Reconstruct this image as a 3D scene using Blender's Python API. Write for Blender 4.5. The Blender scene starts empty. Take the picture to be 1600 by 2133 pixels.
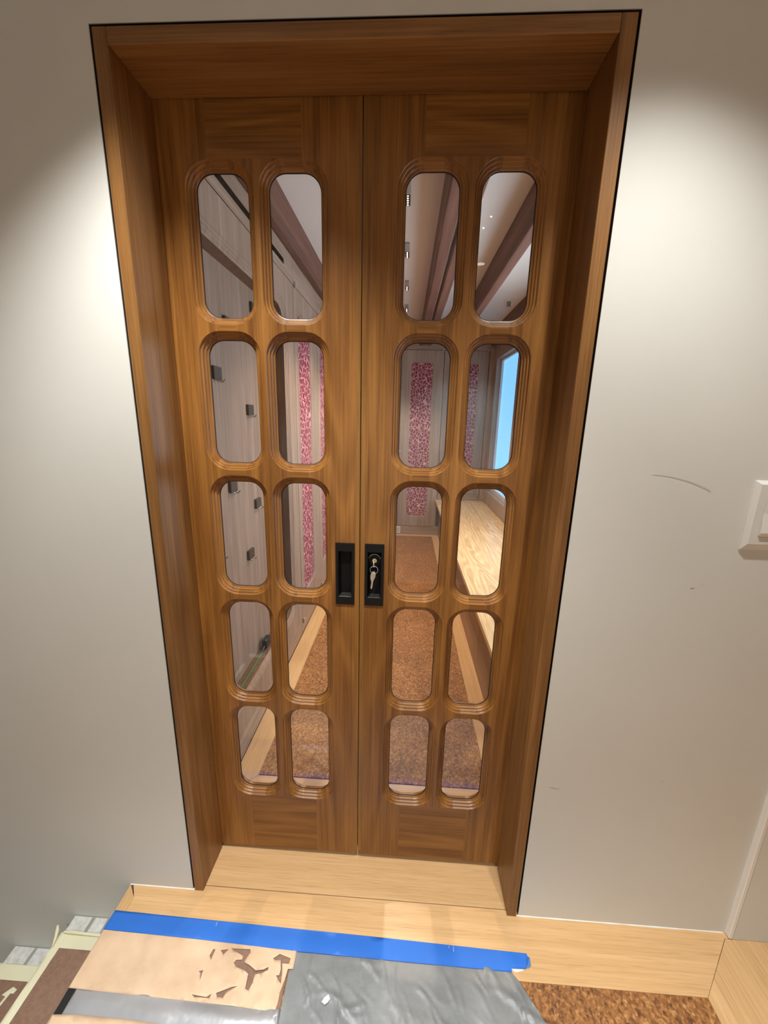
import bpy, bmesh, math, random
from mathutils import Vector, Matrix, noise
from mathutils.geometry import delaunay_2d_cdt

random.seed(7)
SC = bpy.context.scene
COL = SC.collection

# ------------------------------------------------------------------ camera, world, exposure, large lights
CAM = (0.1216, -0.9453, 1.5442)
PITCH, YAW, ROLL, FPX = -0.2324, -0.0490, 0.0223, 811.4


def make_camera():
    cp, sp, cy, sy = math.cos(PITCH), math.sin(PITCH), math.cos(YAW), math.sin(YAW)
    fwd = Vector((sy * cp, cy * cp, sp))
    right = Vector((cy, -sy, 0))
    up = right.cross(fwd)
    r2 = right * math.cos(ROLL) + up * math.sin(ROLL)
    u2 = -right * math.sin(ROLL) + up * math.cos(ROLL)
    cam = bpy.data.cameras.new('camera')
    cam.sensor_fit = 'HORIZONTAL'
    cam.sensor_width = 36.0
    cam.lens = 36.0 * FPX / 1600.0
    cam.clip_start = 0.01
    o = bpy.data.objects.new('camera', cam)
    COL.objects.link(o)
    m = Matrix((r2, u2, -fwd)).transposed().to_4x4()
    m.translation = Vector(CAM)
    o.matrix_world = m
    SC.camera = o


make_camera()
SC.view_settings.view_transform = 'Standard'
SC.view_settings.look = 'None'
SC.view_settings.gamma = 1.0
SC.view_settings.use_curve_mapping = False
SC.view_settings.exposure = 0.0
SC.cycles.max_bounces = 10
SC.cycles.diffuse_bounces = 6
SC.cycles.transparent_max_bounces = 16
SC.cycles.sample_clamp_indirect = 6.0

world = bpy.data.worlds.new('world')
SC.world = world
world.use_nodes = True
world.node_tree.nodes['Background'].inputs[0].default_value = (0.75, 0.72, 0.70, 1)
world.node_tree.nodes['Background'].inputs[1].default_value = 0.15

HALL_SPOT = (70.0, 130.0)   # two ceiling downlights close to the door wall
HALL_FILL = 228.0        # added fill lamps behind the camera, raising the bounce light
ROOM_SPOT = 70.0        # recessed spots of the inner room
WIN_STRENGTH = 1.15
NEAR_WIN_FILL = 4.6  # glow of the added near window, brightens ceiling and niche wall


def spot(name, loc, energy, half_deg, blend, color, radius=0.03, aim=None):
    l = bpy.data.lights.new(name, 'SPOT')
    l.energy = energy
    l.spot_size = math.radians(half_deg * 2)
    l.spot_blend = blend
    l.color = color
    l.shadow_soft_size = radius
    o = bpy.data.objects.new(name, l)
    COL.objects.link(o)
    o.location = loc
    if aim is not None:
        o.rotation_euler = (Vector(aim) - Vector(loc)).to_track_quat('-Z', 'Y').to_euler()
    return o


WARM = (0.97, 0.985, 0.95)
HALL_Z = 2.60
HALL_LAMPS = [(0.60, -0.40), (-0.33, -0.40)]
FILL_LAMPS = [(0.60, -1.75), (-0.33, -1.75)]  # unseen lamps added as fill for the hall
for (x, y), e in zip(HALL_LAMPS, HALL_SPOT):
    spot('hall_spot_light', (x, y, HALL_Z - 0.012), e, 46, 0.70, WARM, 0.022)
for (x, y) in FILL_LAMPS:
    spot('hall_spot_light', (x, y, HALL_Z - 0.012), HALL_FILL, 42, 0.6, (0.92, 1.0, 1.0), 0.03)

# ------------------------------------------------------------------ material helpers
MATS = {}


class NT:
    def __init__(self, name):
        self.m = bpy.data.materials.new(name)
        self.m.use_nodes = True
        self.t = self.m.node_tree
        self.n = self.t.nodes
        self.b = self.n['Principled BSDF']

    def add(self, typ, **kw):
        n = self.n.new(typ)
        for k, v in kw.items():
            if k.startswith('i_'):
                n.inputs[k[2:].replace('_', ' ')].default_value = v
            else:
                setattr(n, k, v)
        return n

    def link(self, a, b):
        self.t.links.new(a, b)

    def math(self, op, a, b=None):
        n = self.n.new('ShaderNodeMath')
        n.operation = op
        for i, v in enumerate((a, b)):
            if v is None:
                continue
            if isinstance(v, (int, float)):
                n.inputs[i].default_value = v
            else:
                self.link(v, n.inputs[i])
        return n.outputs[0]

    def ramp(self, fac, stops):
        r = self.n.new('ShaderNodeValToRGB')
        el = r.color_ramp.elements
        while len(el) > 1:
            el.remove(el[-1])
        el[0].position = stops[0][0]
        el[0].color = (*stops[0][1], 1)
        for p, c in stops[1:]:
            e = el.new(p)
            e.color = (*c, 1)
        self.link(fac, r.inputs[0])
        return r.outputs[0]

    def mix(self, typ, fac, a, b):
        n = self.n.new('ShaderNodeMix')
        n.data_type = 'RGBA'
        n.blend_type = typ
        for sock, v in ((n.inputs[0], fac), (n.inputs[6], a), (n.inputs[7], b)):
            if isinstance(v, (int, float)):
                sock.default_value = v
            elif isinstance(v, tuple):
                sock.default_value = (*v, 1)
            else:
                self.link(v, sock)
        return n.outputs[2]

    def bump(self, h, strength, dist=0.002):
        n = self.n.new('ShaderNodeBump')
        n.inputs['Strength'].default_value = strength
        n.inputs['Distance'].default_value = dist
        self.link(h, n.inputs['Height'])
        self.link(n.outputs[0], self.b.inputs['Normal'])

    def obj_coords(self, scale=(1, 1, 1), rnd=11.0):
        tc = self.add('ShaderNodeTexCoord')
        oi = self.add('ShaderNodeObjectInfo')
        off = self.n.new('ShaderNodeVectorMath')
        off.operation = 'SCALE'
        off.inputs[0].default_value = (rnd, rnd * 0.7, rnd * 1.3)
        self.link(oi.outputs['Random'], off.inputs['Scale'])
        add = self.n.new('ShaderNodeVectorMath')
        add.operation = 'ADD'
        self.link(tc.outputs['Object'], add.inputs[0])
        self.link(off.outputs[0], add.inputs[1])
        mp = self.add('ShaderNodeMapping')
        mp.inputs['Scale'].default_value = scale
        self.link(add.outputs[0], mp.inputs[0])
        self.rnd = oi.outputs['Random']
        return add.outputs[0], mp.outputs[0]

    def mapped(self, base, scale):
        mp = self.add('ShaderNodeMapping')
        mp.inputs['Scale'].default_value = scale
        self.link(base, mp.inputs[0])
        return mp.outputs[0]

    def noise(self, vec, scale, detail=4.0, rough=0.55, dist=0.0):
        n = self.add('ShaderNodeTexNoise')
        n.inputs['Scale'].default_value = scale
        n.inputs['Detail'].default_value = detail
        n.inputs['Roughness'].default_value = rough
        n.inputs['Distortion'].default_value = dist
        self.link(vec, n.inputs['Vector'])
        return n.outputs[0]


def plain(name, col, rough=0.6, metal=0.0, spec=0.5, bump=0.0, bscale=200.0, vary=0.0):
    if name in MATS:
        return MATS[name]
    t = NT(name)
    t.b.inputs['Base Color'].default_value = (*col, 1)
    t.b.inputs['Roughness'].default_value = rough
    t.b.inputs['Metallic'].default_value = metal
    t.b.inputs['Specular IOR Level'].default_value = spec
    if bump or vary:
        base, _ = t.obj_coords()
        h = t.noise(base, bscale, 3)
        if bump:
            t.bump(h, bump, 0.001)
        if vary:
            big = t.noise(base, 6.0, 3)
            c = t.ramp(big, [(0.3, tuple(v * (1 - vary) for v in col)), (0.7, tuple(min(1, v * (1 + vary)) for v in col))])
            t.link(c, t.b.inputs['Base Color'])
    MATS[name] = t.m
    return t.m


def wood(tone, axis, dark, light, rough=0.42, ring=26.0, streak=0.5, vary=0.28, coat=0.0):
    """stained oak with the grain running along one axis"""
    name = 'oak_%s_%s' % (tone, 'xyz'[axis])
    if name in MATS:
        return MATS[name]
    t = NT(name)
    base, _ = t.obj_coords()

    def sc(cross, along):
        v = [cross] * 3
        v[axis] = along
        return tuple(v)
    low = t.noise(t.mapped(base, sc(5.5, 0.55)), 1.0, 2.0, 0.5, 0.3)
    rings = t.math('SINE', t.math('MULTIPLY', low, ring * 6.28 / 2))
    rings = t.math('MULTIPLY', t.math('ADD', rings, 1.0), 0.5)
    rings = t.math('POWER', rings, 1.6)
    fine = t.noise(t.mapped(base, sc(170.0, 3.2)), 1.0, 5.0, 0.65)
    mid = t.noise(t.mapped(base, sc(34.0, 0.9)), 1.0, 4.0, 0.6)
    wob = t.noise(t.mapped(base, sc(60.0, 2.0)), 1.0, 3.0, 0.6)
    rings = t.math('MULTIPLY', rings, t.math('ADD', wob, 0.5))
    f = t.math('ADD', t.math('MULTIPLY', rings, 0.20 * streak), t.math('MULTIPLY', mid, 0.42))
    f = t.math('ADD', f, t.math('MULTIPLY', fine, 0.46))
    f = t.math('SUBTRACT', f, 0.10 * streak)
    c = t.ramp(f, [(0.30, tuple(dark)), (0.58, tuple(light))])
    pores = t.noise(t.mapped(base, sc(420.0, 9.0)), 1.0, 2.0)
    pf = t.ramp(pores, [(0.30, (0.72, 0.68, 0.64)), (0.44, (1, 1, 1))])
    c = t.mix('MULTIPLY', 0.7, c, pf)
    v = t.math('ADD', t.math('MULTIPLY', t.rnd, vary), 1.0 - vary / 2)
    vc = t.add('ShaderNodeCombineColor')
    for k in range(3):
        t.link(v, vc.inputs[k])
    c = t.mix('MULTIPLY', 1.0, c, vc.outputs[0])
    t.link(c, t.b.inputs['Base Color'])
    t.b.inputs['Roughness'].default_value = rough
    t.b.inputs['Specular IOR Level'].default_value = 0.42
    if coat:
        t.b.inputs['Coat Weight'].default_value = coat
        t.b.inputs['Coat Roughness'].default_value = 0.25
    t.bump(f, 0.12, 0.0008)
    MATS[name] = t.m
    return t.m


def door_oak(ax):
    return wood('door', ax, (0.150, 0.054, 0.0095), (0.345, 0.148, 0.032), 0.36, ring=20, streak=0.45, vary=0.12)


def frame_oak(ax):
    return wood('frame', ax, (0.150, 0.062, 0.016), (0.325, 0.152, 0.045), 0.40, ring=14, streak=0.3, vary=0.08)


def floor_oak(ax):
    return wood('floor', ax, (0.55, 0.325, 0.145), (0.70, 0.440, 0.220), 0.33, ring=12, streak=0.2, vary=0.10)


def room_oak(ax):
    return wood('veneer', ax, (0.255, 0.168, 0.118), (0.450, 0.332, 0.262), 0.5, ring=10, streak=0.3, vary=0.10)


def bench_oak(ax):
    return wood('bench', ax, (0.50, 0.31, 0.14), (0.78, 0.56, 0.31), 0.3, ring=34, streak=0.7, vary=0.05)


def beam_oak(ax):
    return wood('beam', ax, (0.075, 0.030, 0.019), (0.225, 0.098, 0.066), 0.75, ring=8, streak=0.3, vary=0.15)


def wall_paint():
    if 'wall_paint' in MATS:
        return MATS['wall_paint']
    t = NT('wall_paint')
    base, _ = t.obj_coords(rnd=0)
    n = t.noise(base, 380.0, 2)
    big = t.noise(base, 2.3, 3)
    c = t.ramp(big, [(0.3, (0.645, 0.630, 0.590)), (0.7, (0.675, 0.660, 0.620))])
    t.link(c, t.b.inputs['Base Color'])
    t.b.inputs['Roughness'].default_value = 0.62
    t.b.inputs['Specular IOR Level'].default_value = 0.3
    t.bump(n, 0.10, 0.0006)
    MATS['wall_paint'] = t.m
    return t.m


def cork():
    if 'cork' in MATS:
        return MATS['cork']
    t = NT('cork')
    base, _ = t.obj_coords(rnd=3)
    v = t.add('ShaderNodeTexVoronoi')
    v.inputs['Scale'].default_value = 170.0
    t.link(t.mapped(base, (1, 0.8, 1)), v.inputs['Vector'])
    n1 = t.noise(base, 75.0, 5, 0.7)
    n2 = t.noise(base, 7.0, 3)
    sp = t.math('ADD', t.math('MULTIPLY', n1, 0.62), t.math('MULTIPLY', v.outputs['Color'], 0.26))
    sp = t.math('ADD', sp, t.math('MULTIPLY', n2, 0.18))
    c = t.ramp(sp, [(0.32, (0.04, 0.014, 0.004)), (0.46, (0.19, 0.070, 0.018)), (0.60, (0.36, 0.148, 0.040)), (0.76, (0.62, 0.36, 0.15))])
    t.link(c, t.b.inputs['Base Color'])
    t.b.inputs['Roughness'].default_value = 0.62
    t.bump(n1, 0.25, 0.001)
    MATS['cork'] = t.m
    return t.m


def animal_print():
    if 'print' in MATS:
        return MATS['print']
    t = NT('animal_print_fabric')
    base, _ = t.obj_coords(rnd=5)
    wob = t.add('ShaderNodeTexNoise')
    wob.inputs['Scale'].default_value = 24.0
    t.link(base, wob.inputs['Vector'])
    off = t.n.new('ShaderNodeVectorMath')
    off.operation = 'SCALE'
    off.inputs['Scale'].default_value = 0.022
    t.link(wob.outputs['Color'], off.inputs[0])
    ad = t.n.new('ShaderNodeVectorMath')
    ad.operation = 'ADD'
    t.link(base, ad.inputs[0])
    t.link(off.outputs[0], ad.inputs[1])
    v = t.add('ShaderNodeTexVoronoi')
    v.feature = 'DISTANCE_TO_EDGE'
    v.inputs['Scale'].default_value = 31.0
    v.inputs['Randomness'].default_value = 0.95
    t.link(t.mapped(ad.outputs[0], (1, 1, 0.78)), v.inputs['Vector'])
    c = t.ramp(v.outputs['Distance'], [(0.040, (0.76, 0.40, 0.40)), (0.072, (0.19, 0.0045, 0.028))])
    t.link(c, t.b.inputs['Base Color'])
    t.b.inputs['Roughness'].default_value = 0.7
    MATS['print'] = t.m
    return t.m


def glass():
    """flat window glass: clear, with mirror reflection growing towards grazing angles"""
    if 'glass' in MATS:
        return MATS['glass']
    t = NT('clear_glass')
    t.n.remove(t.b)
    lw = t.add('ShaderNodeLayerWeight')
    lw.inputs['Blend'].default_value = 0.5
    p = t.math('POWER', lw.outputs['Facing'], 5.0)
    f = t.math('ADD', t.math('MULTIPLY', p, 0.95), 0.048)
    tr = t.add('ShaderNodeBsdfTransparent')
    tr.inputs[0].default_value = (0.97, 0.975, 0.97, 1)
    gl = t.add('ShaderNodeBsdfGlossy')
    gl.inputs['Roughness'].default_value = 0.0
    mx = t.add('ShaderNodeMixShader')
    t.link(f, mx.inputs[0])
    t.link(tr.outputs[0], mx.inputs[1])
    t.link(gl.outputs[0], mx.inputs[2])
    t.link(mx.outputs[0], t.n['Material Output'].inputs[0])
    MATS['glass'] = t.m
    return t.m


def emitter(name, col, strength):
    if name in MATS:
        return MATS[name]
    t = NT(name)
    t.b.inputs['Base Color'].default_value = (*[c * 0.5 for c in col], 1)
    t.b.inputs['Emission Color'].default_value = (*col, 1)
    t.b.inputs['Emission Strength'].default_value = strength
    t.b.inputs['Roughness'].default_value = 0.25
    MATS[name] = t.m
    return t.m


def paper_mat():
    if 'paper' in MATS:
        return MATS['paper']
    t = NT('kraft_paper')
    base, _ = t.obj_coords()
    n = t.noise(base, 14.0, 5)
    c = t.ramp(n, [(0.3, (0.60, 0.40, 0.255)), (0.7, (0.735, 0.525, 0.355))])
    t.link(c, t.b.inputs['Base Color'])
    t.b.inputs['Roughness'].default_value = 0.6
    t.bump(t.noise(base, 55.0, 4), 0.35, 0.002)
    MATS['paper'] = t.m
    return t.m


def plastic_mat():
    if 'sheet' in MATS:
        return MATS['sheet']
    t = NT('silver_plastic_sheet')
    base, _ = t.obj_coords()
    n = t.noise(t.mapped(base, (1, 1.4, 1)), 11.0, 5)
    c = t.ramp(n, [(0.35, (0.195, 0.196, 0.196)), (0.7, (0.262, 0.264, 0.266))])
    t.link(c, t.b.inputs['Base Color'])
    t.b.inputs['Metallic'].default_value = 0.1
    t.b.inputs['Roughness'].default_value = 0.42
    t.bump(t.noise(base, 26.0, 4), 0.35, 0.004)
    MATS['sheet'] = t.m
    return t.m


def board_mat():
    if 'board' in MATS:
        return MATS['board']
    t = NT('brown_hardboard')
    base, _ = t.obj_coords()
    n = t.noise(base, 90.0, 5, 0.7)
    c = t.ramp(n, [(0.3, (0.195, 0.105, 0.068)), (0.7, (0.275, 0.160, 0.108))])
    t.link(c, t.b.inputs['Base Color'])
    t.b.inputs['Roughness'].default_value = 0.6
    MATS['board'] = t.m
    return t.m


def sheet_white():
    if 'dusty' in MATS:
        return MATS['dusty']
    t = NT('dusty_white_tread')
    base, _ = t.obj_coords()
    n = t.noise(base, 45.0, 5, 0.7)
    c = t.ramp(n, [(0.3, (0.46, 0.445, 0.415)), (0.7, (0.70, 0.69, 0.66))])
    t.link(c, t.b.inputs['Base Color'])
    t.b.inputs['Roughness'].default_value = 0.7
    MATS['dusty'] = t.m
    return t.m


BLACK = lambda: plain('black_metal', (0.004, 0.004, 0.004), 0.5, spec=0.25)
GAP = lambda: plain('dark_gap', (0.020, 0.010, 0.008), 0.8)
CHROME = lambda: plain('brushed_nickel', (0.66, 0.67, 0.68), 0.34, 0.75)
BRASS = lambda: plain('brass', (0.75, 0.62, 0.40), 0.25, 1.0)
BRONZE = lambda: plain('bronze_plate', (0.10, 0.075, 0.055), 0.4, 0.4)
WHITE_PLASTIC = lambda: plain('white_plastic', (0.70, 0.67, 0.63), 0.45)
WHITE_PAINT = lambda: plain('ceiling_paint', (0.74, 0.72, 0.70), 0.7, spec=0.2)
CAULK = lambda: plain('white_caulk', (0.82, 0.79, 0.74), 0.6)
BLUE_TAPE = lambda: plain('blue_tape', (0.020, 0.150, 0.60), 0.55, bump=0.2, bscale=700, vary=0.08)
CREAM_TAPE = lambda: plain('cream_tape', (0.72, 0.67, 0.47), 0.6, bump=0.3, bscale=160, vary=0.06)

# ------------------------------------------------------------------ object helpers


def link(name, me, mat, parent=None, smooth=0):
    o = bpy.data.objects.new(name, me)
    COL.objects.link(o)
    if mat is not None and not me.materials:
        me.materials.append(mat)
    if parent is not None:
        o.parent = parent
    if smooth:
        me.shade_smooth()
        me.set_sharp_from_angle(angle=math.radians(smooth))
    return o


def tag(o, label=None, cat=None, group=None, kind=None):
    if label:
        o['label'] = label
    if cat:
        o['category'] = cat
    if group:
        o['group'] = group
    if kind:
        o['kind'] = kind
    return o


def empty(name, loc, label=None, cat=None, group=None, kind=None):
    o = bpy.data.objects.new(name, None)
    COL.objects.link(o)
    o.empty_display_size = 0.05
    o.location = loc
    return tag(o, label, cat, group, kind)


def box_bm(bm, x0, x1, y0, y1, z0, z1):
    vs = [bm.verts.new((x, y, z)) for x in (x0, x1) for y in (y0, y1) for z in (z0, z1)]
    for f in ((0, 1, 3, 2), (4, 6, 7, 5), (0, 4, 5, 1), (2, 3, 7, 6), (0, 2, 6, 4), (1, 5, 7, 3)):
        bm.faces.new([vs[i] for i in f])


def finish(bm, name, bev=0.0, segs=1):
    bmesh.ops.recalc_face_normals(bm, faces=bm.faces)
    if bev > 0:
        bmesh.ops.bevel(bm, geom=list(bm.edges), offset=bev, segments=segs, affect='EDGES', profile=0.5)
    me = bpy.data.meshes.new(name)
    bm.to_mesh(me)
    bm.free()
    return me


def box(name, mat, x, y, z, parent=None, bev=0.0, segs=1, smooth=0):
    """box by extents, coordinates local to the parent"""
    bm = bmesh.new()
    box_bm(bm, x[0], x[1], y[0], y[1], z[0], z[1])
    return link(name, finish(bm, name, bev, segs), mat, parent, smooth)


def inside(p, poly):
    c = False
    n = len(poly)
    j = n - 1
    for i in range(n):
        a, b = poly[i], poly[j]
        if (a[1] > p[1]) != (b[1] > p[1]) and p[0] < (b[0] - a[0]) * (p[1] - a[1]) / (b[1] - a[1]) + a[0]:
            c = not c
        j = i
    return c


def fill(outline, holes=(), extra=()):
    """triangulate a 2d outline with holes; returns (points, triangles)"""
    pts, faces = [], []
    for poly in [outline, *holes]:
        k = len(pts)
        pts += [Vector(p) for p in poly]
        faces.append(list(range(k, len(pts))))
    edges = []
    for f in faces:
        edges += [(f[i], f[(i + 1) % len(f)]) for i in range(len(f))]
    pts += [Vector(p) for p in extra]
    v, e, f, *_ = delaunay_2d_cdt(pts, edges, [], 0, 1e-6)
    out = []
    for t in f:
        c = (sum(v[i][0] for i in t) / len(t), sum(v[i][1] for i in t) / len(t))
        if inside(c, outline) and not any(inside(c, h) for h in holes):
            out.append(tuple(t))
    return [(p[0], p[1]) for p in v], out


class MB:
    def __init__(self):
        self.v, self.f = [], []

    def add(self, vs, fs):
        k = len(self.v)
        self.v += [tuple(p) for p in vs]
        self.f += [tuple(i + k for i in f) for f in fs]

    def strip(self, a, b, closed=False):
        n = len(a)
        r = range(n if closed else n - 1)
        self.add(list(a) + list(b), [(i, (i + 1) % n, n + (i + 1) % n, n + i) for i in r])

    def mesh(self, name, weld=1e-6, fix=True):
        bm = bmesh.new()
        vs = [bm.verts.new(p) for p in self.v]
        for f in self.f:
            try:
                bm.faces.new([vs[i] for i in f])
            except ValueError:
                pass
        bmesh.ops.remove_doubles(bm, verts=bm.verts, dist=weld)
        if fix:
            bmesh.ops.recalc_face_normals(bm, faces=bm.faces)
        me = bpy.data.meshes.new(name)
        bm.to_mesh(me)
        bm.free()
        return me


def tube(name, mat, pts, r, parent=None, n=10, closed=False):
    mb = MB()
    rings = []
    P = [Vector(p) for p in pts]
    m = len(P)
    for i, p in enumerate(P):
        a = P[(i - 1) % m] if (closed or i > 0) else p
        b = P[(i + 1) % m] if (closed or i < m - 1) else p
        d = (b - a).normalized()
        ref = Vector((0, 0, 1)) if abs(d.z) < 0.9 else Vector((1, 0, 0))
        u = d.cross(ref).normalized()
        w = d.cross(u)
        rr = r[i] if isinstance(r, (list, tuple)) else r
        rings.append([p + (u * math.cos(t) + w * math.sin(t)) * rr for t in [2 * math.pi * k / n for k in range(n)]])
    for i in range(m if closed else m - 1):
        mb.strip(rings[i], rings[(i + 1) % m], True)
    if not closed:
        mb.add(rings[0], [tuple(range(n))])
        mb.add(rings[-1], [tuple(range(n))])
    return link(name, mb.mesh(name), mat, parent, 50)


def lathe(name, mat, prof, axis, origin, parent=None, n=20):
    """prof: (radius, height) along axis"""
    mb = MB()
    A = Vector(axis).normalized()
    ref = Vector((0, 0, 1)) if abs(A.z) < 0.9 else Vector((1, 0, 0))
    u = A.cross(ref).normalized()
    w = A.cross(u)
    O = Vector(origin)
    rings = [[O + A * h + (u * math.cos(t) + w * math.sin(t)) * max(r, 1e-5) for t in [2 * math.pi * k / n for k in range(n)]] for r, h in prof]
    for a, b in zip(rings, rings[1:]):
        mb.strip(a, b, True)
    mb.add(rings[0], [tuple(range(n))])
    mb.add(rings[-1], [tuple(range(n))])
    return link(name, mb.mesh(name), mat, parent, 35)


def rrect(cx, cz, hw, hh, r, n=8):
    """rounded rectangle loop split in four arcs: BR, TR, TL, BL"""
    arcs = []
    for (sx, sz, a0) in ((1, -1, -90), (1, 1, 0), (-1, 1, 90), (-1, -1, 180)):
        ox, oz = cx + sx * (hw - r), cz + sz * (hh - r)
        arcs.append([(ox + r * math.cos(math.radians(a0 + 90 * k / n)), oz + r * math.sin(math.radians(a0 + 90 * k / n))) for k in range(n + 1)])
    return arcs


# ------------------------------------------------------------------ structure: hall side
HALF, HIN, D, CW = 0.5, 2.2631, 0.136, 0.030
GAPW = 0.0065
CEIL = HALL_Z
WX0, WX1 = -2.6, 2.2
BACKY = -2.3

# wall with the door opening
wall_front = empty('wall_front', (0, 0, 0), 'off-white painted wall around the oak doorway', 'wall', kind='structure')
hx = HALF + CW + GAPW
hz = HIN + CW + GAPW
outl = [(WX0, -1.4), (WX0, CEIL), (1.20, CEIL), (1.20, -0.30), (hx, -0.30), (hx, hz), (-hx, hz), (-hx, -1.4)]
pts, tris = fill(outl)
mb = MB()
mb.add([(x, 0, z) for x, z in pts], tris)
mb.strip([(hx, 0, -0.3), (hx, 0, hz), (-hx, 0, hz), (-hx, 0, -1.4)], [(hx, 0.24, -0.3), (hx, 0.24, hz), (-hx, 0.24, hz), (-hx, 0.24, -1.4)])
mb.add([(x, 0.24, z) for x, z in pts], tris)
me = mb.mesh('wall_panel', fix=False)
link('wall_panel', me, wall_paint(), wall_front)
# dark shadow gap between casing and plaster
mb = MB()
g = 0.012
mb.strip([(-hx, g, 0), (-hx, g, hz), (hx, g, hz), (hx, g, 0)], [(-hx + GAPW + .002, g, 0), (-hx + GAPW + .002, g, hz - GAPW - .002), (hx - GAPW - .002, g, hz - GAPW - .002), (hx - GAPW - .002, g, 0)])
mb.strip([(-hx + .0004, 0.0015, 0), (-hx + .0004, 0.0015, hz - .0004), (hx - .0004, 0.0015, hz - .0004), (hx - .0004, 0.0015, 0)], [(-hx + .0004, g, 0), (-hx + .0004, g, hz - .0004), (hx - .0004, g, hz - .0004), (hx - .0004, g, 0)])
link('shadow_gap', mb.mesh('shadow_gap'), GAP(), wall_front)


def caulk_bead(x0, x1):
    n = 40
    mb = MB()
    prev = None
    for i in range(n + 1):
        x = x0 + (x1 - x0) * i / n
        w = 0.0022 + 0.0014 * noise.noise(Vector((x * 23, 0.3, 1.7)))
        ring = [(x, 0.001, 0.0), (x, -w, 0.0), (x, -w * 0.5, w * 0.7), (x, 0.001, w * 1.1)]
        if prev:
            mb.strip(prev, ring)
        prev = ring
    link('caulk_bead', mb.mesh('caulk_bead'), CAULK(), wall_front, 60)


caulk_bead(-0.753, -0.5305)
caulk_bead(0.5305, 1.17)


def scuff(pts, w, shade):
    """dirty rub mark on the paint"""
    mb = MB()
    a = [(x, -0.0004, z + w * t) for (x, z, t) in pts]
    b = [(x, -0.0004, z - w * t) for (x, z, t) in pts]
    mb.strip(a, b)
    link('scuff_mark', mb.mesh('scuff_mark'), plain('scuff_%d' % int(shade * 100), (shade, shade * 0.97, shade * 0.92), 0.8), wall_front)


# mark positions measured on the wall plane
arc = []
for i in range(13):
    t = i / 12
    arc.append((0.705 + t * 0.140, 1.432 - 0.003 * t - 0.032 * t * t, 0.25 + 0.75 * t))
scuff(arc, 0.0022, 0.50)
scuff([(0.846 + .004 * i, 1.150 + 0.0004 * i, [0.2, 1, 0.8, 0.1][i]) for i in range(4)], 0.0016, 0.35)
scuff([(0.865 + .005 * i, 1.157 + 0.002 * i, [0.1, .6, 0.5, 0.1][i]) for i in range(4)], 0.0009, 0.50)
scuff([(0.575 + .008 * i, 0.512 + [0.003, 0, -.001, -.002, -.002][i], [0.2, 1, 0.7, 0.6, 0.1][i]) for i in range(5)], 0.0010, 0.48)
scuff([(0.882 + .003 * i, 0.560, [0.2, 1, 0.2][i]) for i in range(3)], 0.0010, 0.42)

# projecting wall section beside the main wall
wall_right = empty('wall_right', (1.176, -0.016, 0), 'narrow projecting wall section with a bright corner bead, beyond the light switch', 'wall', kind='structure')
box('wall_panel', wall_paint(), (0.012, WX1 - 1.176), (0, 0.03), (0, CEIL), wall_right)
box('corner_bead', plain('bead_white', (0.80, 0.77, 0.73), 0.5), (-0.0005, 0.0118), (-0.0004, 0.03), (0.0, CEIL), wall_right, 0.002)

# hall shell out of view
wb = empty('wall_back', (0, BACKY, 0), 'plain painted hall wall facing the doorway', 'wall', kind='structure')
box('wall_panel', wall_paint(), (WX0, WX1), (-0.1, 0), (-1.4, CEIL), wb)
wl = empty('wall_stair_side', (WX0, 0, 0), 'plain painted hall wall above the lower stairs', 'wall', kind='structure')
box('wall_panel', wall_paint(), (-0.1, 0), (BACKY, 0), (-1.4, CEIL), wl)
we = empty('wall_end', (WX1, 0, 0), 'plain painted end wall of the hall', 'wall', kind='structure')
box('wall_panel', wall_paint(), (0, 0.1), (BACKY, 0), (-0.3, CEIL), we)
ch = empty('ceiling', (0, 0, CEIL), 'white hall ceiling above the doorway', 'ceiling', kind='structure')
box('ceiling_panel', WHITE_PAINT(), (WX0, WX1), (BACKY, 0.24), (0.0, 0.1), ch)


def hall_downlight(x, y, label):
    o = empty('ceiling_downlight', (x, y, CEIL), label, 'downlight', 'hall ceiling downlights')
    lathe('trim_ring', WHITE_PLASTIC(), [(0.028, 0.0), (0.028, -0.004), (0.042, -0.006), (0.045, -0.001), (0.045, 0.0)], (0, 0, 1), (0, 0, 0), o, 24)
    lathe('lamp_lens', emitter('lamp_lens', (1.0, 0.86, 0.68), 6.0), [(0.001, -0.003), (0.026, -0.003), (0.026, 0.0), (0.001, 0.0)], (0, 0, 1), (0, 0, 0), o, 20)


for (x, y), l in zip(HALL_LAMPS + FILL_LAMPS, ('round white ceiling downlight over the keyed door leaf', 'round white ceiling downlight over the door leaf without a key',
                                               'round white ceiling downlight deeper in the hall, switch side', 'round white ceiling downlight deeper in the hall, stair side')):
    hall_downlight(x, y, l)

# ------------------------------------------------------------------ landing floor
BORD = 0.153
floor = empty('floor', (0, 0, 0), 'oak-bordered landing floor with a cork field', 'floor', kind='structure')


def plank(name, mat, poly, z0, z1, parent, bev=0.0006):
    """flat board from a 2d polygon"""
    bm = bmesh.new()
    a = [bm.verts.new((x, y, z0)) for x, y in poly]
    b = [bm.verts.new((x, y, z1)) for x, y in poly]
    bm.faces.new(a)
    bm.faces.new(b)
    n = len(poly)
    for i in range(n):
        bm.faces.new([a[i], a[(i + 1) % n], b[(i + 1) % n], b[i]])
    return link(name, finish(bm, name, bev), mat, parent)


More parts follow.
